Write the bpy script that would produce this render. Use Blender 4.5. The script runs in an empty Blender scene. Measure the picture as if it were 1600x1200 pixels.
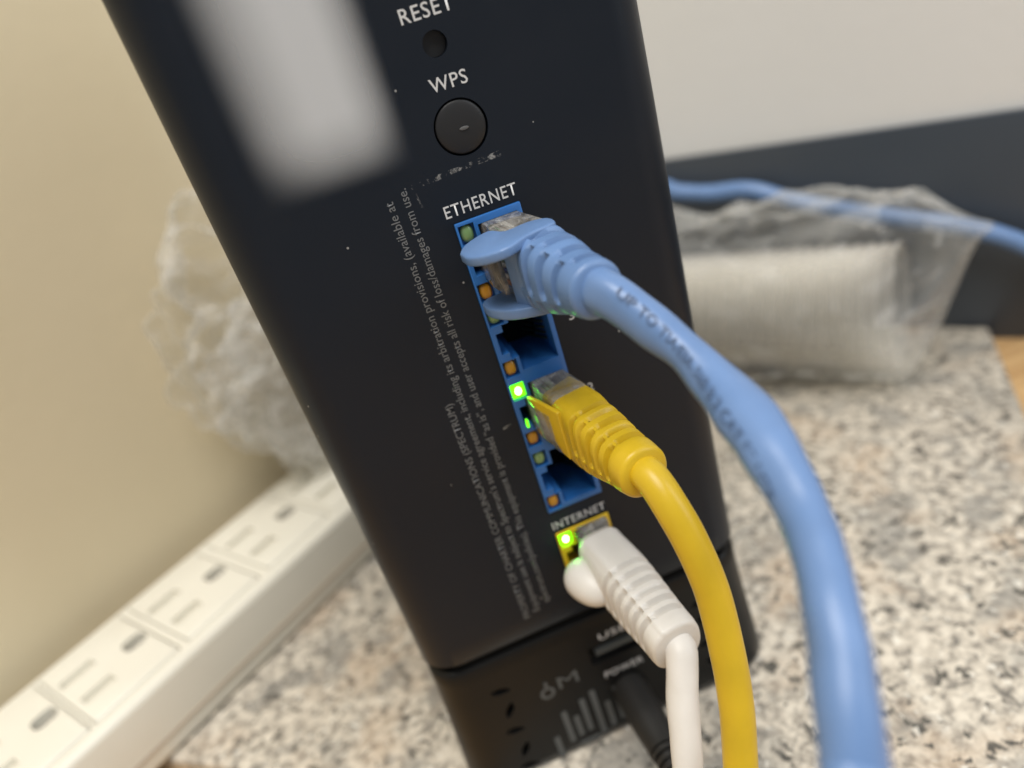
import bpy, bmesh, math, random
from mathutils import Vector, Matrix, noise
S = 0.001                      # everything below is laid out in millimetres
random.seed(7)
sc = bpy.context.scene
col = sc.collection

# ------------------------------------------------------------------ camera
cd = bpy.data.cameras.new("camera"); cam = bpy.data.objects.new("camera", cd); col.objects.link(cam)
RIGHT = Vector((0.9217, -0.2731, -0.2756)); DOWN = Vector((-0.3662, -0.3782, -0.8502)); FWD = Vector((0.1279, 0.8845, -0.4486))
CAM = Vector((-20.719, -113.090, 30.941))
m = Matrix((RIGHT, -DOWN, -FWD)).transposed().to_4x4(); m.translation = CAM * S
cam.matrix_world = m
cd.sensor_width = 36.0; cd.lens = 27.0; cd.clip_start = 0.002; cd.clip_end = 20
cd.dof.use_dof = True; cd.dof.focus_distance = 0.113; cd.dof.aperture_fstop = 9.5
sc.camera = cam

# ------------------------------------------------------------------ light
w = bpy.data.worlds.new("World"); sc.world = w; w.use_nodes = True
bg = w.node_tree.nodes["Background"]; bg.inputs[0].default_value = (0.95, 0.98, 1.0, 1); bg.inputs[1].default_value = 0.36
def area(name, loc, target, sx, sy, power, color):
    l = bpy.data.lights.new(name, 'AREA'); l.shape = 'RECTANGLE'; l.size = sx; l.size_y = sy; l.energy = power; l.color = color
    o = bpy.data.objects.new(name, l); col.objects.link(o); o.location = loc
    o.rotation_euler = (Vector(target) - Vector(loc)).to_track_quat('-Z', 'Y').to_euler()
    return o
area("ceiling_light", (-0.05, -0.40, 1.12), (-0.02, 0.03, -0.08), 0.7, 0.7, 19.5, (1.0, 0.97, 0.92))
area("window_light", (1.05, -0.50, 0.55), (0.03, 0.05, -0.06), 0.8, 1.0, 12.0, (0.84, 0.92, 1.0))
sc.view_settings.view_transform = 'Standard'; sc.view_settings.look = 'None'; sc.view_settings.exposure = 0.0; sc.view_settings.gamma = 1.0
sc.view_settings.use_curve_mapping = False
sc.render.engine = 'CYCLES'
sc.cycles.transparent_max_bounces = 24
sc.cycles.max_bounces = 9

# ------------------------------------------------------------------ materials
def srgb(r, g, b):
    f = lambda c: (c/255/12.92) if c/255 <= .04045 else ((c/255+.055)/1.055)**2.4
    return (f(r), f(g), f(b), 1)
def mat(name, color, rough=.5, spec=.5, **kw):
    m = bpy.data.materials.new(name); m.use_nodes = True
    b = m.node_tree.nodes["Principled BSDF"]
    b.inputs["Base Color"].default_value = tuple(color) if len(color) == 4 else (*color, 1)
    b.inputs["Roughness"].default_value = rough; b.inputs["Specular IOR Level"].default_value = spec
    for k, v in kw.items(): b.inputs[k.replace('_', ' ')].default_value = v
    return m
def N(m, t, **kw):
    n = m.node_tree.nodes.new(t)
    for k, v in kw.items(): setattr(n, k, v)
    return n
def L(m, a, b): m.node_tree.links.new(a, b)
def B(m): return m.node_tree.nodes["Principled BSDF"]
def tco(m): return N(m, "ShaderNodeTexCoord").outputs["Object"]
def tex(m, kind, scale, vec=None, detail=2.0, rough=.5, feature=None, dist=0.0):
    n = N(m, "ShaderNodeTexNoise" if kind == 'noise' else "ShaderNodeTexVoronoi")
    n.inputs["Scale"].default_value = scale
    if kind == 'noise':
        n.inputs["Detail"].default_value = detail; n.inputs["Roughness"].default_value = rough; n.inputs["Distortion"].default_value = dist
    elif feature: n.feature = feature
    L(m, vec if vec is not None else tco(m), n.inputs["Vector"])
    return n
def ramp(m, src, stops, interp='LINEAR'):
    r = N(m, "ShaderNodeValToRGB"); r.color_ramp.interpolation = interp
    e = r.color_ramp.elements
    while len(e) < len(stops): e.new(.5)
    for i, (p, c) in enumerate(stops):
        e[i].position = p; e[i].color = c if isinstance(c, tuple) and len(c) == 4 else ((c, c, c, 1) if not isinstance(c, tuple) else (*c, 1))
    L(m, src, r.inputs[0]); return r.outputs[0]
def mixc(m, fac, a, b):
    n = N(m, "ShaderNodeMix", data_type='RGBA')
    for s, v in ((n.inputs[0], fac), (n.inputs[6], a), (n.inputs[7], b)):
        if hasattr(v, 'links'): L(m, v, s)
        else: s.default_value = v if not isinstance(v, tuple) or len(v) == 4 else (*v, 1)
    return n.outputs[2]
def math_(m, op, a, b=0.0, clamp=False):
    n = N(m, "ShaderNodeMath", operation=op, use_clamp=clamp)
    for s, v in ((n.inputs[0], a), (n.inputs[1], b)):
        if hasattr(v, 'links'): L(m, v, s)
        else: s.default_value = v
    return n.outputs[0]
def bump(m, src, strength=.2, dist=.0002):
    n = N(m, "ShaderNodeBump"); n.inputs["Strength"].default_value = strength; n.inputs["Distance"].default_value = dist
    L(m, src, n.inputs["Height"]); L(m, n.outputs[0], B(m).inputs["Normal"])

# black router plastic: fine grain, dust specks, a dusty scrape
def plastic_black(name, base, dusty):
    m = mat(name, base, .42, .21)
    co = tco(m)
    bump(m, tex(m, 'noise', 1800, co, 3).outputs[0], .10, .0001)
    L(m, ramp(m, tex(m, 'noise', 60, co, 3).outputs[0], [(.3, .30), (.7, .44)]), B(m).inputs["Roughness"])
    if dusty:
        v = tex(m, 'voronoi', 230, co)
        speck = math_(m, 'LESS_THAN', v.outputs["Distance"], .045)
        keep = math_(m, 'GREATER_THAN', tex(m, 'noise', 90, co, 1).outputs[0], .52)
        fac = math_(m, 'MULTIPLY', speck, keep)
        sep = N(m, "ShaderNodeSeparateXYZ"); L(m, co, sep.inputs[0])
        lint = ramp(m, tex(m, 'noise', 700, co, 4, .7).outputs[0], [(.50, 0.0), (.62, 1.0)])
        def scrape(x0, z0, x1, z1, wid, amt):
            ln = math.hypot(x1-x0, z1-z0); cx, cz = (x1-x0)/ln, (z1-z0)/ln
            dx = math_(m, 'SUBTRACT', sep.outputs[0], x0*S); dz = math_(m, 'SUBTRACT', sep.outputs[2], z0*S)
            al = math_(m, 'ADD', math_(m, 'MULTIPLY', dx, cx), math_(m, 'MULTIPLY', dz, cz))
            ac = math_(m, 'SUBTRACT', math_(m, 'MULTIPLY', dx, -cz), math_(m, 'MULTIPLY', dz, -cx))
            ac = math_(m, 'ABSOLUTE', ac)
            wob = math_(m, 'MULTIPLY', tex(m, 'noise', 300, co, 2).outputs[0], wid*S*1.5)
            near = math_(m, 'LESS_THAN', ac, wob)
            inn = math_(m, 'MULTIPLY', math_(m, 'GREATER_THAN', al, 0.0), math_(m, 'LESS_THAN', al, ln*S))
            return math_(m, 'MULTIPLY', math_(m, 'MULTIPLY', math_(m, 'MULTIPLY', near, inn), lint), amt)
        s1 = scrape(-9.4, 9.2, 4.6, 9.7, .5, .5)
        s2 = scrape(-8.6, -33.8, -4.9, -33.4, .35, .4)
        s3 = scrape(-9.4, 9.2, -8.9, 6.0, .2, .3)
        tot = math_(m, 'ADD', math_(m, 'MULTIPLY', fac, .5), math_(m, 'ADD', s1, math_(m, 'ADD', s2, s3)), True)
        L(m, mixc(m, tot, base, (.45, .44, .42)), B(m).inputs["Base Color"])
    return m
M_shell = plastic_black("shell_black", (.0082, .0112, .0170), True)
M_base = plastic_black("base_black", (.0065, .0066, .0066), False)
M_gap = mat("gap_black", (.004, .004, .004), .8, .2)
M_ink = mat("white_ink", (.52, .52, .52), .6, .3)
M_inkgrey = mat("grey_ink", (.125, .13, .135), .6, .3)
M_inkdim = mat("dim_ink", (.085, .09, .09), .6, .3)
M_btn = plastic_black("button_black", (.020, .020, .021), False)
def jackmat(name, c):
    m = mat(name, c, .38, .5); n = tex(m, 'noise', 400, None, 3)
    L(m, mixc(m, ramp(m, n.outputs[0], [(.4, 0.), (.7, .18)]), (*c, 1), (c[0]*.5+.05, c[1]*.6+.05, c[2]*.6+.05, 1)), B(m).inputs["Base Color"])
    return m
M_jackblue = jackmat("jack_blue", (.018, .115, .36))
M_jackyel = jackmat("jack_yellow", (.62, .40, .012))
M_ledgreen_off = mat("led_green_off", (.16, .27, .11), .25, .6, Subsurface_Weight=.2, Subsurface_Scale=.001)
M_ledamber = mat("led_amber", (.42, .20, .012), .25, .6)
def ledmat(name, core, rim):
    """lit lens: hot in the middle, green towards its edge"""
    m = mat(name, (.1, .5, .05), .3); b = B(m)
    g = N(m, "ShaderNodeTexCoord").outputs["Generated"]
    mp = N(m, "ShaderNodeMapping"); mp.inputs["Location"].default_value = (-.5, 0, -.5); mp.inputs["Scale"].default_value = (1, 0, 1); L(m, g, mp.inputs[0])
    ln = N(m, "ShaderNodeVectorMath", operation='LENGTH'); L(m, mp.outputs[0], ln.inputs[0])
    L(m, ramp(m, ln.outputs["Value"], [(.0, core), (.12, core), (.30, rim)]), b.inputs["Emission Color"])
    b.inputs["Emission Strength"].default_value = 110.0
    return m
M_ledon = ledmat("led_green_lit", (.16, 1.0, .06), (.0026, .034, .0))
M_ledglow = mat("led_glow_green", (.1, .5, .05), .4, Emission_Color=(.14, 1.0, .0, 1), Emission_Strength=2.4)  # emission for the added LED halo boxes and the light pipe
M_gold = mat("contact_gold", (.7, .45, .15), .25, .5, Metallic=1.0)
def clearmat():
    m = mat("clear_plug", (.86, .87, .86), .10, .5, Transmission_Weight=1.0, IOR=1.5); co = tco(m)
    p = N(m, "ShaderNodeBsdfPrincipled"); p.inputs["Base Color"].default_value = (.42, .40, .37, 1); p.inputs["Roughness"].default_value = .18
    mx = N(m, "ShaderNodeMixShader"); L(m, ramp(m, tex(m, 'noise', 260, co, 3, .6, dist=1.5).outputs[0], [(.35, .12), (.65, .55)]), mx.inputs[0])
    L(m, B(m).outputs[0], mx.inputs[1]); L(m, p.outputs[0], mx.inputs[2]); L(m, mx.outputs[0], m.node_tree.nodes["Material Output"].inputs[0])
    return m
M_clear = clearmat()
def rubber(name, c, rough=.42, var=.12, bs=.12, sss=0.0):
    m = mat(name, c, rough, .45); co = tco(m)
    n = tex(m, 'noise', 160, co, 4)
    L(m, mixc(m, ramp(m, n.outputs[0], [(.35, 0.), (.72, 1.)]), (*c, 1), (c[0]*(1-var), c[1]*(1-var), c[2]*(1-var), 1)), B(m).inputs["Base Color"])
    bump(m, tex(m, 'noise', 700, co, 4).outputs[0], bs, .0002)
    return m
M_blue = rubber("blue_pvc", (.122, .213, .405), .36)
M_yellow = rubber("yellow_pvc", (.62, .415, .016), .36)
def whitepvc():
    m = rubber("white_pvc", (.66, .63, .585), .40, .06)
    return m
M_white = whitepvc()
def whitecord():
    m = mat("white_cord", (.66, .63, .59), .45, .4); co = tco(m)
    n = tex(m, 'noise', 420, co, 6, .7, dist=2.0)
    L(m, mixc(m, ramp(m, n.outputs[0], [(.66, 0.), (.72, .45)]), (.66, .63, .59, 1), (.30, .27, .24, 1)), B(m).inputs["Base Color"])
    bump(m, tex(m, 'noise', 260, co, 3).outputs[0], .3, .0004)
    return m
M_whitecord = whitecord()
M_blackcord = mat("black_rubber", (.016, .015, .014), .5)
M_print = mat("cord_print", (.045, .075, .14), .6)
M_label = None
def labelmat():
    # pale label whose print fades out softly to the plastic at its borders
    m = mat("label_paper", (.44, .45, .46), .55); co = tco(m); sep = N(m, "ShaderNodeSeparateXYZ"); L(m, co, sep.inputs[0])
    x, z = sep.outputs[0], sep.outputs[2]
    def edge(v, a, b):
        n = N(m, "ShaderNodeMapRange", interpolation_type='SMOOTHSTEP'); L(m, v, n.inputs[0]); n.inputs[1].default_value = a*S; n.inputs[2].default_value = b*S
        return n.outputs[0]
    f = math_(m, 'MULTIPLY', math_(m, 'MULTIPLY', edge(x, -30.5, -18.2), edge(x, -7.2, -15.0)), edge(z, 11.5, 22.5))
    f = math_(m, 'MULTIPLY', f, .96)
    tr = N(m, "ShaderNodeBsdfTransparent"); mx = N(m, "ShaderNodeMixShader")
    L(m, f, mx.inputs[0]); L(m, tr.outputs[0], mx.inputs[1]); L(m, B(m).outputs[0], mx.inputs[2])
    L(m, mx.outputs[0], m.node_tree.nodes["Material Output"].inputs[0])
    return m
M_label = labelmat()
def granite():
    m = mat("granite", (.5, .46, .4), .30, .5); co = tco(m)
    wrp = tex(m, 'noise', 260, co, 3); 
    add = N(m, "ShaderNodeVectorMath", operation='SCALE'); L(m, wrp.outputs["Color"], add.inputs[0]); add.inputs[3].default_value = .0030
    vec = N(m, "ShaderNodeVectorMath", operation='ADD'); L(m, co, vec.inputs[0]); L(m, add.outputs[0], vec.inputs[1]); vec = vec.outputs[0]
    n1 = tex(m, 'noise', 350, vec, 4, .62)
    base = ramp(m, n1.outputs[0], [(.34, (.16, .147, .128)), (.43, (.33, .298, .252)), (.50, (.47, .422, .352)), (.62, (.63, .575, .485))])
    big = tex(m, 'noise', 48, co, 3)
    c = mixc(m, ramp(m, big.outputs[0], [(.54, 0.), (.70, .5)]), base, (.44, .32, .215, 1))
    c = mixc(m, ramp(m, tex(m, 'noise', 75, vec, 3).outputs[0], [(.52, 0.), (.64, .62)]), c, (.20, .195, .18, 1))
    off = N(m, "ShaderNodeVectorMath", operation='ADD'); L(m, vec, off.inputs[0]); off.inputs[1].default_value = (.31, .17, .05)
    ds = ramp(m, tex(m, 'noise', 300, off.outputs[0], 3, .55, dist=.6).outputs[0], [(.585, 0.), (.645, .93)])
    c = mixc(m, ds, c, (.060, .057, .050, 1))
    off2 = N(m, "ShaderNodeVectorMath", operation='ADD'); L(m, vec, off2.inputs[0]); off2.inputs[1].default_value = (.71, .47, .15)
    c = mixc(m, ramp(m, tex(m, 'noise', 420, off2.outputs[0], 2).outputs[0], [(.63, 0.), (.70, .8)]), c, (.70, .67, .60, 1))
    L(m, c, B(m).inputs["Base Color"])
    return m
M_granite = granite()
def plaster(name, c, v=.06):
    m = mat(name, c, .8, .2); co = tco(m)
    L(m, mixc(m, ramp(m, tex(m, 'noise', 9, co, 4).outputs[0], [(.3, 0.), (.7, 1.)]), (*c, 1), (c[0]*(1-v), c[1]*(1-v), c[2]*(1-v*1.4), 1)), B(m).inputs["Base Color"])
    bump(m, tex(m, 'noise', 220, co, 4).outputs[0], .15, .0006)
    return m
M_beige = plaster("beige_wall", (.66, .575, .41))
M_whitewall = plaster("white_wall", (.70, .70, .695), .03)
M_slate = mat("slate_panel", (.045, .055, .070), .38, .5)
bump(M_slate, tex(M_slate, 'noise', 500, None, 3).outputs[0], .08, .0002)
M_cream = mat("cream_plastic", (.71, .685, .60), .38, .45)
n_ = tex(M_cream, 'noise', 30, None, 5); L(M_cream, mixc(M_cream, ramp(M_cream, n_.outputs[0], [(.45, 0.), (.75, .35)]), (.71, .685, .60, 1), (.60, .56, .47, 1)), B(M_cream).inputs["Base Color"])
M_dark = mat("dark_hole", (.03, .027, .02), .7)
def wood():
    m = mat("wood", (.45, .28, .13), .45, .4); co = tco(m)
    mp = N(m, "ShaderNodeMapping"); mp.inputs["Scale"].default_value = (6, 80, 80); mp.inputs["Rotation"].default_value = (0, 0, math.radians(-35)); L(m, co, mp.inputs[0])
    n = tex(m, 'noise', 4, mp.outputs[0], 6, .6)
    L(m, ramp(m, n.outputs[0], [(.3, (.40, .23, .10)), (.7, (.62, .42, .21))]), B(m).inputs["Base Color"])
    return m
M_wood = wood()
def film(name, tint, base, edge, rough, streak=None):
    # thin clear plastic: mostly see-through, glossy, milkier where it is seen edge-on or creased
    m = mat(name, tint, rough, .6); co = tco(m)
    lw = N(m, "ShaderNodeLayerWeight"); lw.inputs[0].default_value = .35
    f = N(m, "ShaderNodeMapRange"); L(m, lw.outputs["Facing"], f.inputs[0]); f.inputs[3].default_value = base; f.inputs[4].default_value = edge
    fac = f.outputs[0]
    if streak:
        mp = N(m, "ShaderNodeMapping"); mp.inputs["Rotation"].default_value = streak; mp.inputs["Scale"].default_value = (14, 60, 60); L(m, co, mp.inputs[0])
        cr = tex(m, 'noise', 1.3, mp.outputs[0], 4, .6, dist=1.6)
        fac = math_(m, 'ADD', fac, ramp(m, cr.outputs[0], [(.55, 0.), (.62, .12), (.67, .01), (.77, .20)]), True)
        bump(m, cr.outputs[0], .35, .004)
    tr = N(m, "ShaderNodeBsdfTransparent"); tr.inputs[0].default_value = (.95, .95, .94, 1); mx = N(m, "ShaderNodeMixShader")
    L(m, fac, mx.inputs[0]); L(m, tr.outputs[0], mx.inputs[1]); L(m, B(m).outputs[0], mx.inputs[2])
    L(m, mx.outputs[0], m.node_tree.nodes["Material Output"].inputs[0])
    return m
M_film = film("clear_film", (.84, .84, .82), .04, .50, .14, (.3, .5, 1.0))
M_film2 = film("crumpled_film", (.94, .93, .91), .02, .55, .12, (.9, .2, .6))
M_film3 = film("doubled_film", (.97, .96, .94), .20, .80, .15, (.2, .9, .3))
M_cup = film("cup_plastic", (.86, .83, .78), .11, .66, .07)

# ------------------------------------------------------------------ mesh helpers (millimetres in, metres out)
def put(name, me, mt, parent=None, smooth=True):
    me.transform(Matrix.Scale(S, 4))
    return link(name, me, mt, parent, smooth)
def link(name, me, mt, parent=None, smooth=True):
    o = bpy.data.objects.new(name, me); col.objects.link(o)
    if mt and not me.materials: me.materials.append(mt)
    if smooth:
        for p in me.polygons: p.use_smooth = True
        if smooth is not True:
            me.set_sharp_from_angle(angle=math.radians(smooth))
    if parent is not None:
        o.parent = parent; o.matrix_parent_inverse = Matrix.Translation(root_loc(parent)).inverted()
    return o
def root_loc(p):
    v = Vector(p.location)
    if p.type != 'EMPTY': return Vector((0, 0, 0))
    return v
def thing(name, label, cat, loc, group=None):
    o = bpy.data.objects.new(name, None); col.objects.link(o); o.location = Vector(loc)*S; o.empty_display_size = .01
    o["label"] = label; o["category"] = cat
    if group: o["group"] = group
    return o
def tag(o, label, cat, group=None):
    o["label"] = label; o["category"] = cat
    if group: o["group"] = group
    return o
def pyd(verts, faces):
    me = bpy.data.meshes.new("mesh"); me.from_pydata([tuple(v) for v in verts], [], faces); me.update()
    bm = bmesh.new(); bm.from_mesh(me); bmesh.ops.recalc_face_normals(bm, faces=bm.faces); bm.to_mesh(me); bm.free()
    return me
def bmbox(c, sz, ax=None, bev=0.0, seg=2):
    bm = bmesh.new(); bmesh.ops.create_cube(bm, size=1.0)
    for v in bm.verts: v.co = Vector((v.co.x*sz[0], v.co.y*sz[1], v.co.z*sz[2]))
    if bev: bmesh.ops.bevel(bm, geom=bm.edges[:], offset=bev, segments=seg, profile=.5, affect='EDGES')
    if ax:
        mm = Matrix(ax).transposed().to_4x4(); bm.transform(mm)
    bmesh.ops.translate(bm, vec=Vector(c), verts=bm.verts)
    return bm
def tomesh(bm):
    me = bpy.data.meshes.new("mesh"); bm.to_mesh(me); bm.free(); return me
def box(name, c, sz, mt, parent=None, ax=None, bev=0.0, seg=2, smooth=35):
    return put(name, tomesh(bmbox(c, sz, ax, bev, seg)), mt, parent, smooth)
def loft_me(rings, cap=True):
    n = len(rings[0]); v = [p for r in rings for p in r]; f = []
    for i in range(len(rings)-1):
        for j in range(n):
            a, b = i*n+j, i*n+(j+1) % n
            f.append((a, b, b+n, a+n))
    if cap: f.append(tuple(range(n))); f.append(tuple(range((len(rings)-1)*n, len(rings)*n)))
    return pyd(v, f)
def prism_me(poly, thick, fr, bev=0.0, seg=2):
    """poly in (u,v) of frame fr=(origin,U,V,W); extruded +-thick/2 along W"""
    O, U, V, W = [Vector(q) for q in fr]
    bm = bmesh.new()
    a = [bm.verts.new(O+U*p[0]+V*p[1]-W*thick/2) for p in poly]; b = [bm.verts.new(O+U*p[0]+V*p[1]+W*thick/2) for p in poly]
    n = len(poly); bm.faces.new(a[::-1]); bm.faces.new(b)
    for i in range(n): bm.faces.new((a[i], a[(i+1) % n], b[(i+1) % n], b[i]))
    bmesh.ops.recalc_face_normals(bm, faces=bm.faces)
    if bev: bmesh.ops.bevel(bm, geom=[e for e in bm.edges], offset=bev, segments=seg, profile=.5, affect='EDGES', clamp_overlap=True)
    return tomesh(bm)
def smoothpath(pts, step=1.0):
    P = [Vector(p) for p in pts]; P = [P[0]*2-P[1]]+P+[P[-1]*2-P[-2]]; out = []
    for i in range(1, len(P)-2):
        k = max(2, int((P[i+1]-P[i]).length/step))
        for j in range(k):
            t = j/k; a, b, c, d = P[i-1], P[i], P[i+1], P[i+2]
            out.append(.5*((2*b)+(c-a)*t+(2*a-5*b+4*c-d)*t*t+(3*b-a-3*c+d)*t**3))
    out.append(P[-2]); return out
def frames(pts, ref):
    fr = []
    for i, p in enumerate(pts):
        t = (pts[min(i+1, len(pts)-1)]-pts[max(i-1, 0)]).normalized()
        e = (Vector(ref)-t*t.dot(Vector(ref))).normalized()
        fr.append((p, t, e, t.cross(e)))
    return fr
def tube_me(pts, rad, n=28, step=1.0, ref=(-.3, -.5, .8), wob=0.0, seed=0.0, flat=0.0):
    P = smoothpath(pts, step); fr = frames(P, ref); rings = []
    s = 0.0
    for i, (p, t, e, g) in enumerate(fr):
        if i: s += (P[i]-P[i-1]).length
        r = rad(i/(len(fr)-1)) if callable(rad) else rad
        ring = []
        for k in range(n):
            a = 2*math.pi*k/n
            q = 1+wob*(noise.noise(Vector((s*.09+seed, math.cos(a)*.7, math.sin(a)*.7)))+.5*noise.noise(Vector((s*.22+seed, math.cos(a), 3+math.sin(a)))))
            q += flat*math.cos(2*(a-s*.075-seed))
            ring.append(p+(e*math.cos(a)+g*math.sin(a))*r*q)
        rings.append(ring)
    return loft_me(rings)
def tube(name, pts, rad, mt, parent=None, **kw): return put(name, tube_me(pts, rad, **kw), mt, parent, 60)
def boolean(o, cutter_me, op='DIFFERENCE'):
    """cut with a throw-away mesh (metres) and bake the result"""
    c = bpy.data.objects.new("cutter", cutter_me); col.objects.link(c)
    md = o.modifiers.new("cut", 'BOOLEAN'); md.operation = op; md.object = c; md.solver = 'EXACT'
    dg = bpy.context.evaluated_depsgraph_get(); dg.update()
    me = bpy.data.meshes.new_from_object(o.evaluated_get(dg)); o.modifiers.clear(); o.data = me
    bpy.data.objects.remove(c, do_unlink=True); return o
def joined(bms):
    """several cutters that do not touch, in one cutter mesh, scaled to metres"""
    bm = bmesh.new()
    for b in bms:
        me = tomesh(b); bm.from_mesh(me)
    bm.transform(Matrix.Scale(S, 4)); return tomesh(bm)
def bmcyl(c, r, depth, n=40, axis='y', r2=None):
    bm = bmesh.new(); bmesh.ops.create_cone(bm, cap_ends=True, segments=n, radius1=r, radius2=r if r2 is None else r2, depth=depth)
    if axis == 'y': bm.transform(Matrix.Rotation(math.pi/2, 4, 'X'))
    bmesh.ops.translate(bm, vec=Vector(c), verts=bm.verts); return bm
def text_me(s, thick=.0, spc=.0):
    cu = bpy.data.curves.new("t", 'FONT'); cu.body = s; cu.size = 1.0; cu.resolution_u = 3; cu.offset = thick; cu.space_character = 1.0+spc
    o = bpy.data.objects.new("t", cu); col.objects.link(o)
    dg = bpy.context.evaluated_depsgraph_get(); dg.update()
    me = bpy.data.meshes.new_from_object(o.evaluated_get(dg)); bpy.data.objects.remove(o, do_unlink=True); bpy.data.curves.remove(cu)
    return me
def text(name, s, origin, U, V, width, cap, mt, parent, bold=.004, spc=.0):
    """flat lettering; U reading direction, V up of the glyphs; fits width (mm) and cap height (mm)"""
    me = text_me(s, bold, spc)
    xs = [v.co.x for v in me.vertices]; x0, x1 = min(xs), max(xs); k = width/(x1-x0); h = cap/.729*1.0
    O = Vector(origin); U = Vector(U); V = Vector(V)
    for v in me.vertices: v.co = O+U*((v.co.x-x0)*k)+V*(v.co.y*h)
    return put(name, me, mt, parent, False)

# ------------------------------------------------------------------ setting
E1 = Vector((.781, .624, 0)); N1 = Vector((-.624, .781, 0))      # along / into the beige wall
E2 = Vector((.676, -.737, 0)); N2 = Vector((.737, .676, 0))      # along / into the white wall
UP = Vector((0, 0, 1))
def p1(s, n, z): return E1*s+N1*n+UP*z
def p2(s, n, z): return E2*s+N2*n+UP*z
def struct(o): o["kind"] = "structure"; return o
desk = struct(put("desk", tomesh(bmbox((0, 60, -130), (900, 700, 18), None, 1.0)), M_wood, None, 35))
desk.name = "desk"
slab_poly = [(171.6, 83.4), (50, 226), (-150, 118), (-250, 145), (-113, 50.5), (63, -72.5)]
slab = prism_me(slab_poly, 5, ((0, 0, -118.5), (1, 0, 0), (0, 1, 0), (0, 0, 1)), 1.2, 3)
struct(put("granite_slab", slab, M_granite, None, 35))
struct(put("left_wall", prism_me([(-500, -140), (205, -140), (205, 500), (-500, 500)], 10, (p1(0, 163, 0), E1, UP, N1)), M_beige, None, False))
struct(put("right_wall", prism_me([(-158, -140), (600, -140), (600, 500), (-158, 500)], 10, (p2(0, 191.2, 0), E2, UP, N2)), M_whitewall, None, False))
o = put("low_partition", prism_me([(-150, -121), (500, -121), (500, -43.8), (-150, -43.8)], 2.6, (p2(0, 184.6, 0), E2, UP, N2), .4), M_slate, None, 35)
tag(o, "low slate-grey panel standing along the foot of the white wall", "partition")
o = put("dark_block", prism_me([(0, 0), (40, 0), (40, 48), (0, 48)], 16, ((165, 48, -112.9), Vector((.73, -.68, 0)), Vector((.68, .73, 0)), UP), 1.5), M_slate, None, 35)
tag(o, "dark block at the right edge beyond the granite slab, standing on the wooden desk", "block")

# ------------------------------------------------------------------ router
router = thing("router", "black upright router seen from its port side, cables plugged into its back", "router", (-3.5, 44, -116))
XL, XR, DEP = -37.2, 30.6, 86.0
def ring(z, inset=0.0, bulge=0.0):
    pts = []
    tp = max(0., min(1., (z+85)/125))
    xl, xr, y0, y1 = XL-1.4*tp+inset, XR+2.1*tp-inset, inset, DEP-inset
    rb, rf = 7.0, 24.0
    def arc(cx, cy, r, a0, a1, n):
        for i in range(n+1):
            a = math.radians(a0+(a1-a0)*i/n); pts.append([cx+r*math.cos(a), cy+r*math.sin(a)])
    arc(xr-rb, y0+rb, rb, -90, 0, 10)
    for t in (.25, .5, .75): pts.append([xr, y0+rb+(y1-rf-y0-rb)*t])
    arc(xr-rf, y1-rf, rf, 0, 90, 12)
    arc(xl+rf, y1-rf, rf, 90, 180, 12)
    for t in (.75, .5, .25): pts.append([xl, y0+rb+(y1-rf-y0-rb)*t])
    arc(xl+rb, y0+rb, rb, 180, 270, 10)
    out = []
    for x, y in pts:
        side = -.75 if x < -3.3 else 1
        k = min(1., abs(x+3.3)/33.9)**2
        out.append(Vector((x+side*bulge*k, y, z)))
    return out
def bul(z): 
    t = max(0., (-58-z)/58.0); return 3.0*t*t
up = [ring(-79.6, 1.2, bul(-79.6)), ring(-79.3, .5, bul(-79.3)), ring(-78.6, 0.0, bul(-78.6))]
up += [ring(z, 0.0, bul(z)) for z in (-74, -70, -66, -62, -58, -30, 10, 50, 86)] + [ring(90, 1.2), ring(92, 3.5), ring(93, 7)]
shell = put("upper_shell", loft_me(up), M_shell, router, 40)
lo = [ring(-116, 3.0, bul(-116)), ring(-115.6, 1.4, bul(-115.6)), ring(-114.6, .5, bul(-115)), ring(-113, .25, bul(-113))]
lo += [ring(z, .25, bul(z)) for z in (-110, -105, -100, -95, -90, -85, -82.2)] + [ring(-81.5, .6, bul(-81.5)), ring(-81.2, 1.4, bul(-81.2))]
base = put("base", loft_me(lo), M_base, router, 40)
put("seam", loft_me([ring(-82, 1.6, bul(-82)), ring(-79, 1.6, bul(-79))]), M_gap, router, 40)
# openings
ZT, ZB = 2.11, -53.73                                   # ethernet block
IT, IB = -58.6, -72.4                                   # internet jack
HW = 5.4
cuts = [bmbox((0, 6, (ZT+ZB)/2), (2*HW, 16, ZT-ZB)), bmbox((0, 6, (IT+IB)/2), (2*HW, 16, IT-IB)),
        bmcyl((0.1, 0, 14.9), 4.0, 6), bmcyl((0, 0, 26.3), 1.75, 7)]
boolean(shell, joined(cuts))
for p in shell.data.polygons: p.use_smooth = True
shell.data.set_sharp_from_angle(angle=math.radians(40))
# base: usb slot, power hole, leaf-shaped vents
def leaf(cx, cz, ang, a=2.1, b=.85):
    pl = []
    for i in range(16):
        t = 2*math.pi*i/16; u = a*math.cos(t); v = b*math.sin(t)*(1-.25*abs(math.cos(t)))
        pl.append((cx+u*math.cos(ang)-v*math.sin(ang), cz+u*math.sin(ang)+v*math.cos(ang)))
    bm = bmesh.new(); bm.from_mesh(prism_me(pl, 8, ((0, 2, 0), (1, 0, 0), (0, 0, 1), (0, 1, 0)))); return bm
vents = []
for k, (vx, vz) in enumerate(((-25.8, -89.9), (-25.4, -95.7), (-26, -101.6), (-25.5, -108.0), (-26, -113.0))):
    vents.append(leaf(vx, vz, math.radians(-12 if k % 2 == 0 else 62)))
for k, vz in enumerate((-89.9, -95.7, -101.6, -108)):
    vents.append(leaf(19.0, vz, math.radians(192 if k % 2 == 0 else 118)))
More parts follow.
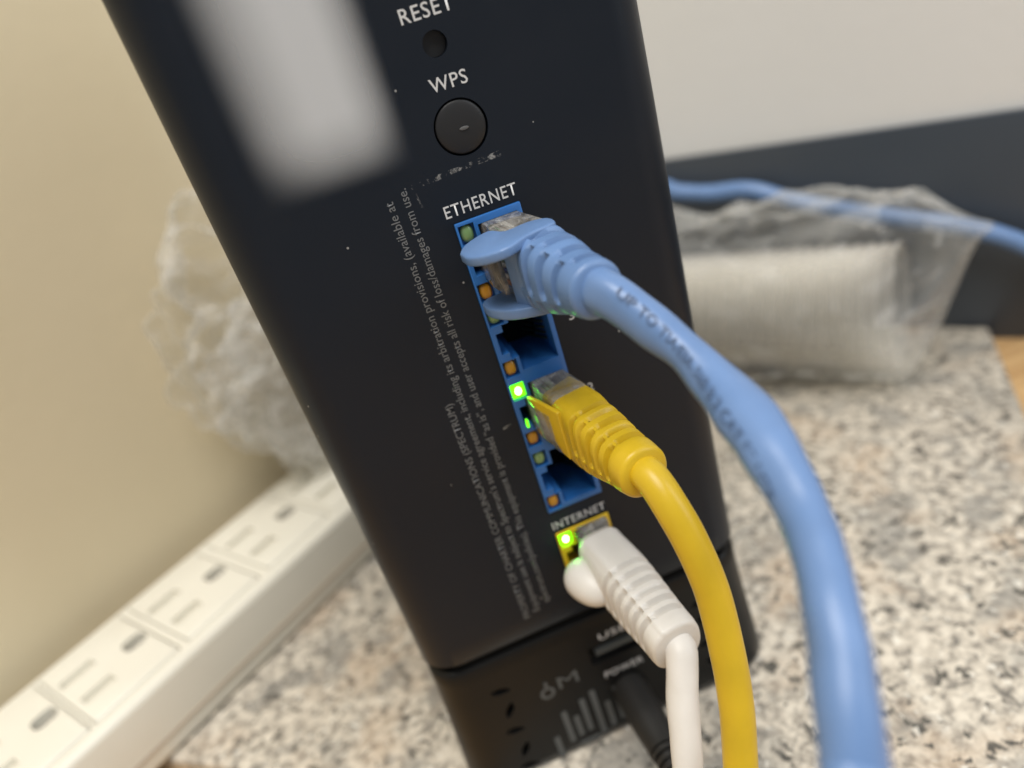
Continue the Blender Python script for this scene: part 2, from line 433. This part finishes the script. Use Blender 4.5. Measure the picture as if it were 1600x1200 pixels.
cuts = vents+[bmbox((-.2, 2, -91.6), (12.4, 10, 4.6)), bmcyl((-.4, 2, -104.2), 4.0, 10)]
boolean(base, joined(cuts))
for p in base.data.polygons: p.use_smooth = True
base.data.set_sharp_from_angle(angle=math.radians(40))
box("usb_port", (-.2, 3.5, -91.6), (12.2, 4, 4.4), M_gap, router)
box("usb_tongue", (-.2, 1.6, -91.0), (9.6, 3, 1.4), mat("usb_tongue", (.05, .055, .055), .4), router)
# buttons
bm = bmesh.new(); bmesh.ops.create_uvsphere(bm, u_segments=40, v_segments=24, radius=1)
for v in bm.verts: v.co = Vector((.1+v.co.x*3.72, .25+v.co.y*(.55 if v.co.y < 0 else 2.5), 14.9+v.co.z*3.72))
bt = put("wps_button", tomesh(bm), M_btn, router, True)
put("button_pip", prism_me([(.72*math.cos(i*.5236), .26*math.sin(i*.5236)) for i in range(12)], .35, ((.4, -.27, 14.7), (1, 0, 0), (0, 0, 1), (0, 1, 0)), .08), mat("pip", (.09, .09, .09), .35), bt, 40)
put("reset_recess", tomesh(bmcyl((0, 2.2, 26.3), 1.7, 2)), M_btn, router, 40)
# lettering
X, Z, ZN = (1, 0, 0), (0, 0, 1), (-1, 0, 0)
text("printed_text", "RESET", (-3.6, -.05, 29.7), X, Z, 7.5, 2.0, M_ink, router, .005, .10)
text("printed_text", "WPS", (-2.5, -.05, 20.35), X, Z, 5.5, 1.95, M_ink, router, .005, .10)
text("printed_text", "ETHERNET", (-6.1, -.05, 3.15), X, Z, 11.5, 1.95, M_ink, router, .005, .10)
text("printed_text", "INTERNET", (-5.4, -.05, -57.75), X, Z, 10.6, 1.75, M_ink, router, .005, .10)
text("printed_text", "USB", (-3.5, .19, -88.1), X, Z, 6.3, 1.75, M_ink, router, .005, .10)
text("printed_text", "POWER", (-4.6, .19, -98.6), X, Z, 8.8, 1.75, M_ink, router, .005, .10)
for d, zc in (("4", -4.8), ("3", -18.6), ("2", -32.4), ("1", -46.8)):
    text("port_number", d, (8.0, -.05, zc-.8), X, Z, 1.0, 1.6, M_ink, router)
text("legal_text", "PROPERTY OF CHARTER COMMUNICATIONS (SPECTRUM)", (-14.9, -.05, -74.6), Z, ZN, 49.0, 1.32, M_inkgrey, router)
text("legal_text", "Equipment use is subject to Spectrum\u2019s service agreement, including its arbitration provisions, (available at", (-12.75, -.05, -73.9), Z, ZN, 82.2, 1.42, M_inkgrey, router)
text("legal_text", "spectrum.com/policies). This equipment is provided \u201cas is\u201d, and user accepts all risk of loss/damages from use.", (-10.35, -.05, -72.9), Z, ZN, 82.4, 1.42, M_inkgrey, router)
# dim approval marks on the base
def mark(poly, th=.06): return prism_me(poly, th, ((0, .20, 0), (1, 0, 0), (0, 0, 1), (0, 1, 0)))
def rectp(x0, z0, x1, z1): return [(x0, z0), (x1, z0), (x1, z1), (x0, z1)]
bars = [(-18.6, -115.0, -108.6), (-15.4, -112.0, -102.6), (-13.2, -111.4, -105.2), (-11.0, -111.0, -101.3), (-8.4, -113.4, -100.2), (-5.9, -112.6, -105.0), (-3.4, -111.8, -101.9)]
for bx_, z0, z1 in bars: put("mark_bar", mark(rectp(bx_-.62, z0, bx_+.62, z1)), M_inkdim, router, False)
put("mark_bar", mark(rectp(-14.2, -114.2, -9.6, -113.0)), M_inkdim, router, False)
rg = []
bm = bmesh.new()
for i in range(24):
    a0, a1 = 2*math.pi*i/24, 2*math.pi*(i+1)/24
    q = [bm.verts.new((-17.0+r*math.cos(a), .19, -95.6+r*math.sin(a))) for r, a in ((.9, a0), (.9, a1), (1.6, a1), (1.6, a0))]; bm.faces.new(q)
put("mark_ring", tomesh(bm), M_inkdim, router, False)
put("mark_bar", mark(rectp(-17.2, -93.9, -16.5, -92.6)), M_inkdim, router, False)
text("mark_letter", "M", (-14.4, .19, -96.0), X, Z, 4.4, 3.4, M_inkdim, router, 0.0)
# label
put("label", prism_me([(-32.5, 10), (-6.8, 10), (-6.8, 84), (-32.5, 84)], .08, ((0, -.06, 0), (1, 0, 0), (0, 0, 1), (0, 1, 0))), M_label, router, False)

# jacks
def cavity(zc):
    pr = [(4.5, -5.75), (4.5, 5.75), (-1.9, 5.75), (-1.9, 3.1), (-3.2, 3.1), (-3.2, 1.9), (-4.5, 1.9), (-4.5, -1.9), (-3.2, -1.9), (-3.2, -3.1), (-1.9, -3.1), (-1.9, -5.75)]
    bm = bmesh.new(); bm.from_mesh(prism_me([(x, zc+z) for x, z in pr], 14, ((0, 5.5, 0), (1, 0, 0), (0, 0, 1), (0, 1, 0)))); return bm
def led_recess(zc): return bmbox((-3.75, -.2, zc), (2.5, 2.0, 3.1))
def led(zc, mt, parent, core=None):
    bm = bmesh.new(); bmesh.ops.create_uvsphere(bm, u_segments=20, v_segments=14, radius=1)
    for v in bm.verts: sg = lambda q: math.copysign(abs(q)**.72, q); v.co = Vector((-3.75+sg(v.co.x)*1.02, .55+v.co.y*(.75 if v.co.y < 0 else .6), zc+sg(v.co.z)*1.36))
    return put("led", tomesh(bm), mt, parent, True)
pc = [-4.81-14.0*k for k in range(4)]
jb = put("ethernet_jack", tomesh(bmbox((0, 5.8, (ZT+ZB)/2), (2*HW-.15, 12.4, ZT-ZB-.15), None, .15)), M_jackblue, router, 35)
boolean(jb, joined([cavity(z) for z in pc])); boolean(jb, joined([led_recess(z+dz) for z in pc for dz in (4.81, -4.81)]))
box("jack_backing", (0, 12.5, (ZT+ZB)/2), (2*HW-.4, 1, ZT-ZB-.4), M_gap, router)
for k, zc in enumerate(pc):
    if k == 2: box('led_halo', (-3.75, .62, zc+4.81), (2.4, .3, 3.0), M_ledglow, jb)  # glowing box added in the recess, stands in for the LED's green halo
    led(zc+4.81, M_ledon if k == 2 else M_ledgreen_off, jb); led(zc-4.81, M_ledamber, jb)
    if k in (1, 3):
        for c in range(8): box("contact", (2.9, 6.2, zc-3.57+c*1.02), (.35, 6, .4), M_gold, jb, ((math.cos(.45), math.sin(.45), 0), (-math.sin(.45), math.cos(.45), 0), (0, 0, 1)))
# small lit light pipe under the plugged latch
put("led_pipe", prism_me([(-4.25, -34.9), (-3.85, -35.1), (-3.75, -33.7), (-4.1, -33.4)], .7, ((0, -.4, 0), (1, 0, 0), (0, 0, 1), (0, 1, 0)), .1), M_ledglow, jb, 40)
jy = put("internet_jack", tomesh(bmbox((0, 5.8, (IT+IB)/2), (2*HW-.15, 12.4, IT-IB-.15), None, .15)), M_jackyel, router, 35)
ic = (IT+IB)/2+.1
boolean(jy, joined([cavity(ic)])); boolean(jy, joined([led_recess(ic+4.81), led_recess(ic-4.81)]))
box("jack_backing", (0, 12.5, (IT+IB)/2), (2*HW-.4, 1, IT-IB-.4), M_gap, router)
box('led_halo', (-3.75, .62, ic+4.81), (2.4, .3, 3.0), M_ledglow, jy); led(ic+4.81, M_ledon, jy); led(ic-4.81, M_ledamber, jy)  # same added glow box, imitating green spill around the lit LED

# ------------------------------------------------------------------ cables
class Plug:
    def __init__(s, S0, End):
        s.o = Vector(S0); s.d = (Vector(End)-s.o).normalized(); s.L = (Vector(End)-s.o).length
        s.q = (UP-s.d*s.d.dot(UP)).normalized(); s.p = s.q.cross(s.d).normalized()
        if s.p.x > 0: s.p = -s.p
    def at(s, a, p=0, q=0): return s.o+s.d*a+s.p*p+s.q*q
def boot_me(P, stations, grooves, n=72, step=.22):
    """stations: (a, hp, hq, exponent, p-offset); grooves(a, phi) -> depth in mm"""
    a0, a1 = stations[0][0], stations[-1][0]; rings = []
    k = int((a1-a0)/step)
    for i in range(k+1):
        a = a0+(a1-a0)*i/k
        for j in range(len(stations)-1):
            if stations[j][0] <= a <= stations[j+1][0]+1e-6:
                t = (a-stations[j][0])/max(1e-6, stations[j+1][0]-stations[j][0]); t = t*t*(3-2*t)
                hp, hq, ex, po = [stations[j][m]*(1-t)+stations[j+1][m]*t for m in (1, 2, 3, 4)]; break
        rd = []
        edge = min(a-a0, a1-a); sh = 0.55*(1-min(1, edge/.6))**2
        for m in range(n):
            f = 2*math.pi*m/n; c, s_ = math.cos(f), math.sin(f)
            r = (abs(c/hp)**ex+abs(s_/hq)**ex)**(-1/ex)
            x, y = r*c, r*s_
            g = grooves(a, math.degrees(f))+sh
            L_ = math.hypot(x, y); x -= x/L_*g; y -= y/L_*g
            rd.append(P.at(a, x+po, y))
        rings.append(rd)
    return loft_me(rings)
def angd(a, b): return abs((a-b+180) % 360-180)
def ss(x, a, b): t = max(0., min(1., (x-a)/(b-a))); return t*t*(3-2*t)
def groove_fn(a0, a1, pitch, duty, depth, spines, hw, stagger=0.0, soft=.14):
    def g(a, f):
        q = 0; ds = min(angd(f, s) for s in spines)
        sec = sum(1 for s in spines if (f % 360) > s) % 2
        b = a-(stagger*pitch if sec else 0)
        if b < a0 or b > a1: return 0.
        u = ((b-a0)/pitch) % 1.0
        if (b-u*pitch+pitch*duty) > a1+.01: return 0.
        w_ = ss(u, 0, soft)*(1-ss(u, duty-soft, duty))
        return depth*w_*ss(ds, hw, hw+4)
    return g
WIRES = [(.55, .22, .05), (.7, .65, .6), (.05, .12, .45), (.65, .66, .7), (.08, .30, .10), (.7, .68, .6), (.20, .10, .05), (.62, .6, .55)]
M_w = [mat("wire_%d" % i, c, .5) for i, c in enumerate(WIRES)]
def clear_plug(P, parent, a1=8.0, latch=True):
    pb = put("plug_body", prism_me([(-9.5, -3.3), (a1, -3.3), (a1, 3.0), (a1*.5, 3.3), (a1*.12, 2.6), (-9.5, 2.6)], 11.4, (P.at(0), P.d, P.p, P.q), .3), M_clear, parent, 35)
    for i in range(8):
        q = -3.57+i*1.02
        put("wire", tube_me([P.at(-7, -.5, q), P.at(0, -.2, q*.95), P.at(a1+1.5, .2, q*.7)], .46, 8, 3.0), M_w[i], pb)
    if latch:
        put("latch", prism_me([(-8, 2.9), (-1, 4.3), (5, 5.4), (a1+.8, 5.6), (a1+.8, 4.8), (5, 4.5), (-1, 3.4), (-8, 2.4)], 5.2, (P.at(0), P.d, P.p, P.q), .2), M_clear, parent, 35)
    return pb
def wrap_text(name, s, path, start, width, cap, r, th0, th1, mt, parent, ref):
    """lettering lying on a cord: u runs along the cord, v round it"""
    fr = frames(path, ref); cum = [0.]
    for i in range(1, len(path)): cum.append(cum[-1]+(path[i]-path[i-1]).length)
    me = text_me(s); xs = [v.co.x for v in me.vertices]; x0, x1 = min(xs), max(xs)
    for v in me.vertices:
        t = (v.co.x-x0)/(x1-x0); u = start+t*width; i = 0
        while i < len(cum)-2 and cum[i+1] < u: i += 1
        k = (u-cum[i])/max(1e-6, cum[i+1]-cum[i]); A, Bf = fr[i], fr[i+1]
        p = A[0].lerp(Bf[0], k); e = A[2].lerp(Bf[2], k).normalized(); g = A[3].lerp(Bf[3], k).normalized()
        an = th0+(th1-th0)*t-(v.co.y-.36)/.729*cap/2.8
        v.co = p+(e*math.cos(an)+g*math.sin(an))*((r(u) if callable(r) else r)+.07)
    return put(name, me, mt, parent, False)

# blue
blue = thing("network_cable", "light blue network cable plugged into the top ethernet port, passing close in front", "cable", (1, -20, -5))
PB = Plug((1.2, 0, -4.81), (5.5, -27.7, -4.8))
clear_plug(PB, blue, 9.5)
put("boot", boot_me(PB, [(8.6, 3.6, 5.6, 6, -.3), (12.5, 4.2, 5.7, 4, -.2), (17, 4.5, 5.2, 3, 0), (24.4, 3.95, 4.1, 2.3, 0), (28, 3.8, 3.8, 2.1, 0)],
    groove_fn(12.4, 25.0, 3.5, .46, 1.8, (68, 158, 248, 338), 5, .5)), M_blue, blue, 60)
def ear(name, pts, z, th, mt, parent, bend=0.0, tilt=0.0):
    P = smoothpath([(x, y, 0) for x, y in pts+[pts[0]]], .9)[:-1]
    me = prism_me([(p.x, p.y) for p in P], th, ((0, 0, z), (1, 0, 0), (0, 1, 0), (0, 0, 1)), .32, 3)
    for v in me.vertices: v.co.z += tilt*(v.co.y+12)-bend*(v.co.x-2)**2
    return put(name, me, mt, parent, 60)
ear("ear", [(-7.0, -8.6), (-5.6, -6.4), (-1.6, -5.6), (.2, -9.0), (3.6, -8.6), (6.4, -9.4), (6.7, -12.0), (5.6, -13.4), (2.2, -14.4), (-1.6, -16.4), (-4.6, -15.2), (-6.6, -12.2)], .40, 1.45, M_blue, blue, .012)
ear("ear", [(-5.9, -6.6), (-4.8, -5.0), (-1.8, -4.6), (1.4, -7.4), (4.6, -9.4), (5.4, -13), (3.0, -15.0), (.4, -14.6), (-3.4, -12.6), (-5.6, -9.4)], -9.9, 1.7, M_blue, blue, -.004)
put("boot_collar", prism_me([(9.2, -3.2), (13.5, -3.2), (13.5, 3.6), (10.4, 4.6), (9.2, 3.2)], 10.4, (PB.at(0), PB.d, PB.p, PB.q), .5, 3), M_blue, blue, 50)
bpts = [PB.at(26.5), (6.4, -29.6, -5.6), (9.3, -34.1, -9.4), (10.9, -37.7, -12.0), (11.7, -42.3, -14.2), (11.7, -47.7, -15.9), (11.3, -52.8, -17.2), (10.6, -56.9, -18.8), (9.8, -60.4, -20.4), (8.1, -65.0, -22.1), (6.1, -69.0, -23.9),
        (4.5, -72.2, -26.1), (2.7, -75.2, -28.3), (1.3, -77.5, -30.8), (-.4, -79.7, -34), (-6, -86, -60), (-10, -92, -95), (-6, -110, -113), (10, -150, -117.8), (60, -200, -117.8)]
BR = [2.75, 2.75, 2.8, 2.6, 2.85, 3.15, 2.85, 2.5, 2.35, 2.6, 2.8, 2.9, 2.9, 2.9, 2.9, 2.9, 2.9, 2.9, 2.9, 2.9]
_cum = [0.0]
for _a, _b in zip(bpts, bpts[1:]): _cum.append(_cum[-1]+max(2, int((Vector(_b)-Vector(_a)).length/1.0)))
def brad(t):
    u = t*_cum[-1]
    for k in range(len(_cum)-1):
        if u <= _cum[k+1]+1e-6:
            f = (u-_cum[k])/(_cum[k+1]-_cum[k]); f = f*f*(3-2*f); return BR[k]*(1-f)+BR[k+1]*f
    return BR[-1]
put("cord", tube_me(bpts, brad, 32, 1.0, wob=.12, seed=2.3, flat=.075), M_blue, blue, 60)
bp = smoothpath(bpts, 1.0)
REF = (-.35, -.45, .82)
_len = sum((b_-a_).length for a_, b_ in zip(bp, bp[1:]))
wrap_text("cord_print", "UP TO TIA/EIA-568-B.2 CAT 5E UTP", bp, 4.6, 33, 1.2, (lambda u: brad(u/_len)*1.11), -.15, .9, M_print, blue, REF)

# yellow
yel = thing("network_cable", "yellow network cable with a ribbed boot plugged into the third ethernet port", "cable", (1, -20, -33))
PY = Plug((1.2, 0, -32.81), (5.7, -27.6, -33.2))
clear_plug(PY, yel, 8.5, False)
put("boot", boot_me(PY, [(6.0, 3.5, 5.5, 7, -.4), (11.5, 3.9, 5.6, 6, -.2), (14.5, 4.1, 5.4, 4, 0), (25, 4.0, 4.2, 2.4, 0), (28, 3.95, 3.95, 2.1, 0)],
    groove_fn(14.2, 25.0, 2.3, .50, 1.3, (66, 156, 246, 336), 4, .0)), M_yellow, yel, 60)
put("latch", prism_me([(-6, 2.9), (0, 4.2), (4, 4.7), (8, 4.3), (8, 3.3), (4, 3.7), (0, 3.2), (-6, 2.4)], 6.2, (PY.at(0), PY.d, PY.p, PY.q), .2), M_clear, yel, 35)
put("latch_cover", prism_me([(1.6, 4.5), (5.0, 4.8), (11.2, 4.9), (11.2, -4.2), (9.0, -3.6), (6.0, .2), (3.2, 3.2)], .8, (PY.at(0, 4.5), (PY.d-PY.p*.09).normalized(), PY.q, (PY.p+PY.d*.09).normalized()), .25, 3), M_yellow, yel, 50)
put("boot_shoulder", prism_me([(3.2, -3.0), (8.5, -3.2), (8.5, 3.0), (4.6, 2.7)], 10.2, (PY.at(0), PY.d, PY.p, PY.q), .4, 3), M_yellow, yel, 50)
put("cord", tube_me([PY.at(26.5), PY.at(29.5), (6.6, -32.4, -36.4), (7.5, -35, -42.1), (8.0, -37.3, -49.7), (7.2, -40.1, -58), (5.7, -42.9, -66.1), (3.4, -45.5, -74.2), (0, -49, -86), (-4, -56, -104), (-2, -72, -114), (10, -110, -118.3), (60, -160, -118.3)],
    2.5, 28, 1.0, wob=.03, seed=9.1), M_yellow, yel, 60)

# white
whi = thing("network_cable", "white network cable plugged into the yellow internet jack below the ethernet ports", "cable", (1, -20, -66))
PW = Plug((1.2, 0, -64.6), (4.1, -27.7, -67.0))
clear_plug(PW, whi, 1.6, False)
put("boot", boot_me(PW, [(1.6, 3.3, 5.0, 5, .2), (3.8, 4.4, 5.9, 4, .2), (12, 4.9, 6.0, 3.2, .1), (26, 4.5, 4.7, 2.7, 0), (28, 4.4, 4.5, 2.5, 0)],
    lambda a, f, g=groove_fn(12.6, 26.0, 2.2, .60, 1.35, (66, 156, 246, 336), 3, 0.0, .24): g(a, f)-.25*(1-ss(angd(f, 66), 1, 6))*ss(a, 3, 6)), M_white, whi, 60)
bm = bmesh.new(); bmesh.ops.create_uvsphere(bm, u_segments=32, v_segments=20, radius=1)
for v in bm.verts:
    v.co = PW.at(6.2+v.co.x*(4.2 if v.co.x < 0 else 6.5), 5.4+v.co.y*3.9-.2*max(0, v.co.x)*3, -.5+v.co.z*3.9)
put("latch_hood", tomesh(bm), M_white, whi, True)
put("cord", tube_me([PW.at(26.5), PW.at(28.5), (2.9, -30.2, -69.6), (.4, -33.8, -74.6), (-2.2, -37.6, -80.3), (-5.4, -41.7, -89), (-9, -49, -103), (-8, -68, -116), (0, -100, -118.3), (40, -160, -118.3)],
    2.45, 24, .8, wob=.12, seed=4.4, flat=.04), M_whitecord, whi, 60)

# power
pw = thing("power_cable", "black power cable plugged into the power socket at the foot of the router", "cable", (-.4, -10, -104))
put("barrel_plug", tube_me([(-.4, 3, -104.2), (-.4, -1.5, -104.3), (-.2, -8, -104.6), (-.2, -16, -105.0)], lambda t: 3.75-.5*ss(t, .55, 1), 32, .8), M_blackcord, pw, 50)
for i in range(5):
    put("strain_rib", tube_me([(-.2, -16.2-i*1.7, -105.0-i*.12), (-.2, -17.2-i*1.7, -105.1-i*.12)], 3.0-.12*i, 24, .5), M_blackcord, pw, 50)
put("cord", tube_me([(-.2, -15, -105), (-.3, -22, -105.6), (-2, -32, -107.5), (-8, -48, -112), (-22, -80, -113.4), (-60, -120, -118.6)], 2.1, 24, 1.0), M_blackcord, pw, 60)

# blue cable behind the bag
bk = tube_me([(30, 190, -50), (89.7, 162.6, -51.4), (99.8, 151.5, -54.1), (108, 142.6, -56), (117.5, 132.3, -56.4), (126.1, 122.8, -61.4), (135.9, 112.2, -65.9), (149.1, 97.8, -71.3), (161.4, 84.3, -75.8), (173.1, 71.7, -83.5), (186, 58, -98), (200, 30, -117.8), (230, 0, -117.8)], 3.0, 24, 2.0, wob=.08, seed=7.7)
tag(put("loose_cable", bk, M_blue, None, 60), "blue cable running behind the clear bag in front of the slate panel", "cable")

# ------------------------------------------------------------------ power strip
strip = thing("power_strip", "white power strip with a row of outlets lying along the beige wall", "power strip", p1(-80, 129, -116))
AX1 = (E1, N1, UP)
body = put("strip_body", tomesh(bmbox(p1(-90, 129.3, -105.6), (260, 41.6, 20.8), AX1, 2.2, 4)), M_cream, strip, 35)
outs = [10.6, -17.6, -45.0, -71.0, -98.0]
def hole(s): return bmbox(p1(s+1.5, 129.5, -97), (6.4, 5.6, 12), AX1, 1.8, 3)
boolean(body, joined([hole(s) for s in outs+[38.0]]))
boolean(body, joined([bmbox(p1(s-6.5, 129.5, -95.2), (25.2, 33.7, 2.6), AX1) for s in outs+[38.0]]))
boolean(body, joined([bmbox(p1(s-12.5, n_, -94.9), (9.8, 4.1, 6.4), AX1) for s in outs+[38.0] for n_ in (123.2, 135.6)]))
for p in body.data.polygons: p.use_smooth = True
body.data.set_sharp_from_angle(angle=math.radians(35))
for s in outs+[38.0]:
    oc = p1(s-6.5, 129.5, -95.6)
    ol = put("outlet", tomesh(bmbox(oc, (24.5, 33, 2.0), AX1, .9, 3)), M_cream, strip, 35)
    boolean(ol, joined([hole(s), bmbox(p1(s-12.5, 123.2, -94.9), (8.6, 3.9, 4.4), AX1), bmbox(p1(s-12.5, 135.6, -94.9), (9.6, 3.9, 4.4), AX1)]))
    for p in ol.data.polygons: p.use_smooth = True
    ol.data.set_sharp_from_angle(angle=math.radians(35))
    box("slot_shutter", p1(s-12.5, 123.2, -96.3), (8.5, 3.8, .5), mat("shutter", (.60, .57, .48), .5), ol, AX1)
    box("slot_shutter", p1(s-12.5, 135.6, -96.3), (9.5, 3.8, .5), bpy.data.materials["shutter"], ol, AX1)
    box("ground_hole", p1(s+1.5, 129.5, -101), (6.6, 5.8, .6), M_dark, ol, AX1)
put("side_groove", tomesh(bmbox(p1(-90, 108.35, -110.0), (255, .5, .9), AX1)), mat("groove", (.45, .38, .30), .6), strip, False)

# ------------------------------------------------------------------ cups in a clear bag
RC = 20.5
def cup_me():
    # a tapered cup lying with its axis along E2; rim ring at 0, base at -62
    prof = [(0, RC+.0), (.4, RC+.5), (1.0, RC+.5), (1.4, RC-.1), (5.5, RC-.5), (6.2, RC-1.1), (30, RC-4.0), (60, RC-8), (62, RC-9), (62, 0.4)]
    rings = []; n = 40
    for s, r in prof:
        rings.append([(N2*math.cos(2*math.pi*k/n)*r+UP*math.sin(2*math.pi*k/n)*r)-E2*s for k in range(n)])
    me = loft_me(rings, False); me.transform(Matrix.Scale(S, 4)); me.materials.append(M_cup)
    for p in me.polygons: p.use_smooth = True
    me.set_sharp_from_angle(angle=math.radians(40))
    return me
cme = cup_me()
for i in range(22):
    o = bpy.data.objects.new("plastic_cup", cme); col.objects.link(o)
    o.location = p2(32-i*3.9, 155, -115.4+RC+1.4)*S
    if i == 0: tag(o, "clear plastic cup whose open rim ends the nested stack inside the bag", "cup", "clear cups nested in the bag")
    else: tag(o, "clear ribbed plastic cup nested among others inside the bag", "cup", "clear cups nested in the bag")
def bag_right():
    n = 96; rings = []; st = 60
    for i in range(st+1):
        t = i/st; s = -120+(57+120)*t
        k = ss(s, 30, 57)                                  # gather towards the tip
        hw = (26.5*(1-k)+.8*k); top = -55.5*(1-k)-66.5*k+1.2*math.sin(s*.07); bot = -115.7*(1-k**1.5)-68.8*k**1.5
        cen = 155
        rg = []
        for j in range(n):
            a = 2*math.pi*j/n; c, s_ = math.cos(a), math.sin(a)
            y = cen+hw*math.copysign(abs(c)**.75, c)*(1 if s_ < 0 else (1-.55*abs(s_)**1.3))
            z = (top+bot)/2+(top-bot)/2*math.copysign(abs(s_)**.8, s_)
            v = p2(s, y, z)
            q = Vector((s*.045, a*1.1 if a < math.pi else (2*math.pi-a)*1.1+9, .3))
            d = (abs(noise.noise(q))-.18)*9+(abs(noise.noise(q*2.3+Vector((7, 3, 1))))-.18)*4.5+noise.noise(q*6)*.9
            d *= (1-.8*k); 
            if z < -112: d = min(d, 0)*0
            rg.append(v+(N2*c+UP*s_)*d)
        rings.append(rg)
    me = loft_me(rings)
    for v in me.vertices: v.co.z = max(v.co.z, -115.8)
    return me
o = put("plastic_bag", bag_right(), M_film, None, 50)
tag(o, "clear plastic bag holding a sleeve of cups, gathered at its right end", "plastic bag")

# ------------------------------------------------------------------ crumpled bag by the beige wall
def bag_left(sc_=1.0, dz=0.0, ds=0.0, sd=0.0):
    bm = bmesh.new(); bmesh.ops.create_icosphere(bm, subdivisions=6, radius=1.0)
    for v in bm.verts:
        d = v.co.normalized()
        r = 1+.34*noise.noise(d*1.5+Vector((3+sd, 1, 4)))
        r *= sc_
        r += (abs(noise.noise(d*1.9+Vector((9, 2, 5))))-.2)*.55+(abs(noise.noise(d*3.6+Vector((1, 8, 2))))-.2)*.26+abs(noise.noise(d*7+Vector((4, 4, 1))))*.07
        h = d.z
        low = max(0., -h)
        v.co = p1(43+ds+d.x*r*(33-6*low), 138+d.y*r*14, -43+dz+h*r*(35+9*low)-low*max(0., d.x)*16)
    for v in bm.verts:
        nn = v.co.dot(N1)
        if nn > 156: v.co -= N1*(nn-156)
        if v.co.z < -94: v.co.z = -94
    return tomesh(bm)
o = put("plastic_bag", bag_left(), M_film2, None, 60)
tag(o, "crumpled clear plastic bag against the beige wall, above the power strip", "plastic bag")
put("inner_fold", bag_left(.62, -18, -2, 5.0), M_film3, o, 60)
ad = thing("adapter", "small cream adapter half hidden behind the router inside the crumpled bag", "adapter", p1(56, 132, -71))
put("adapter_body", tomesh(bmbox(p1(56, 132, -54), (26, 14, 34), AX1, 2.5, 3)), M_cream, ad, 40)
box("adapter_slot", p1(48, 124.9, -47), (2.2, .8, 5), M_dark, ad, AX1)
box("adapter_slot", p1(50, 124.9, -60), (2.2, .8, 5), M_dark, ad, AX1)
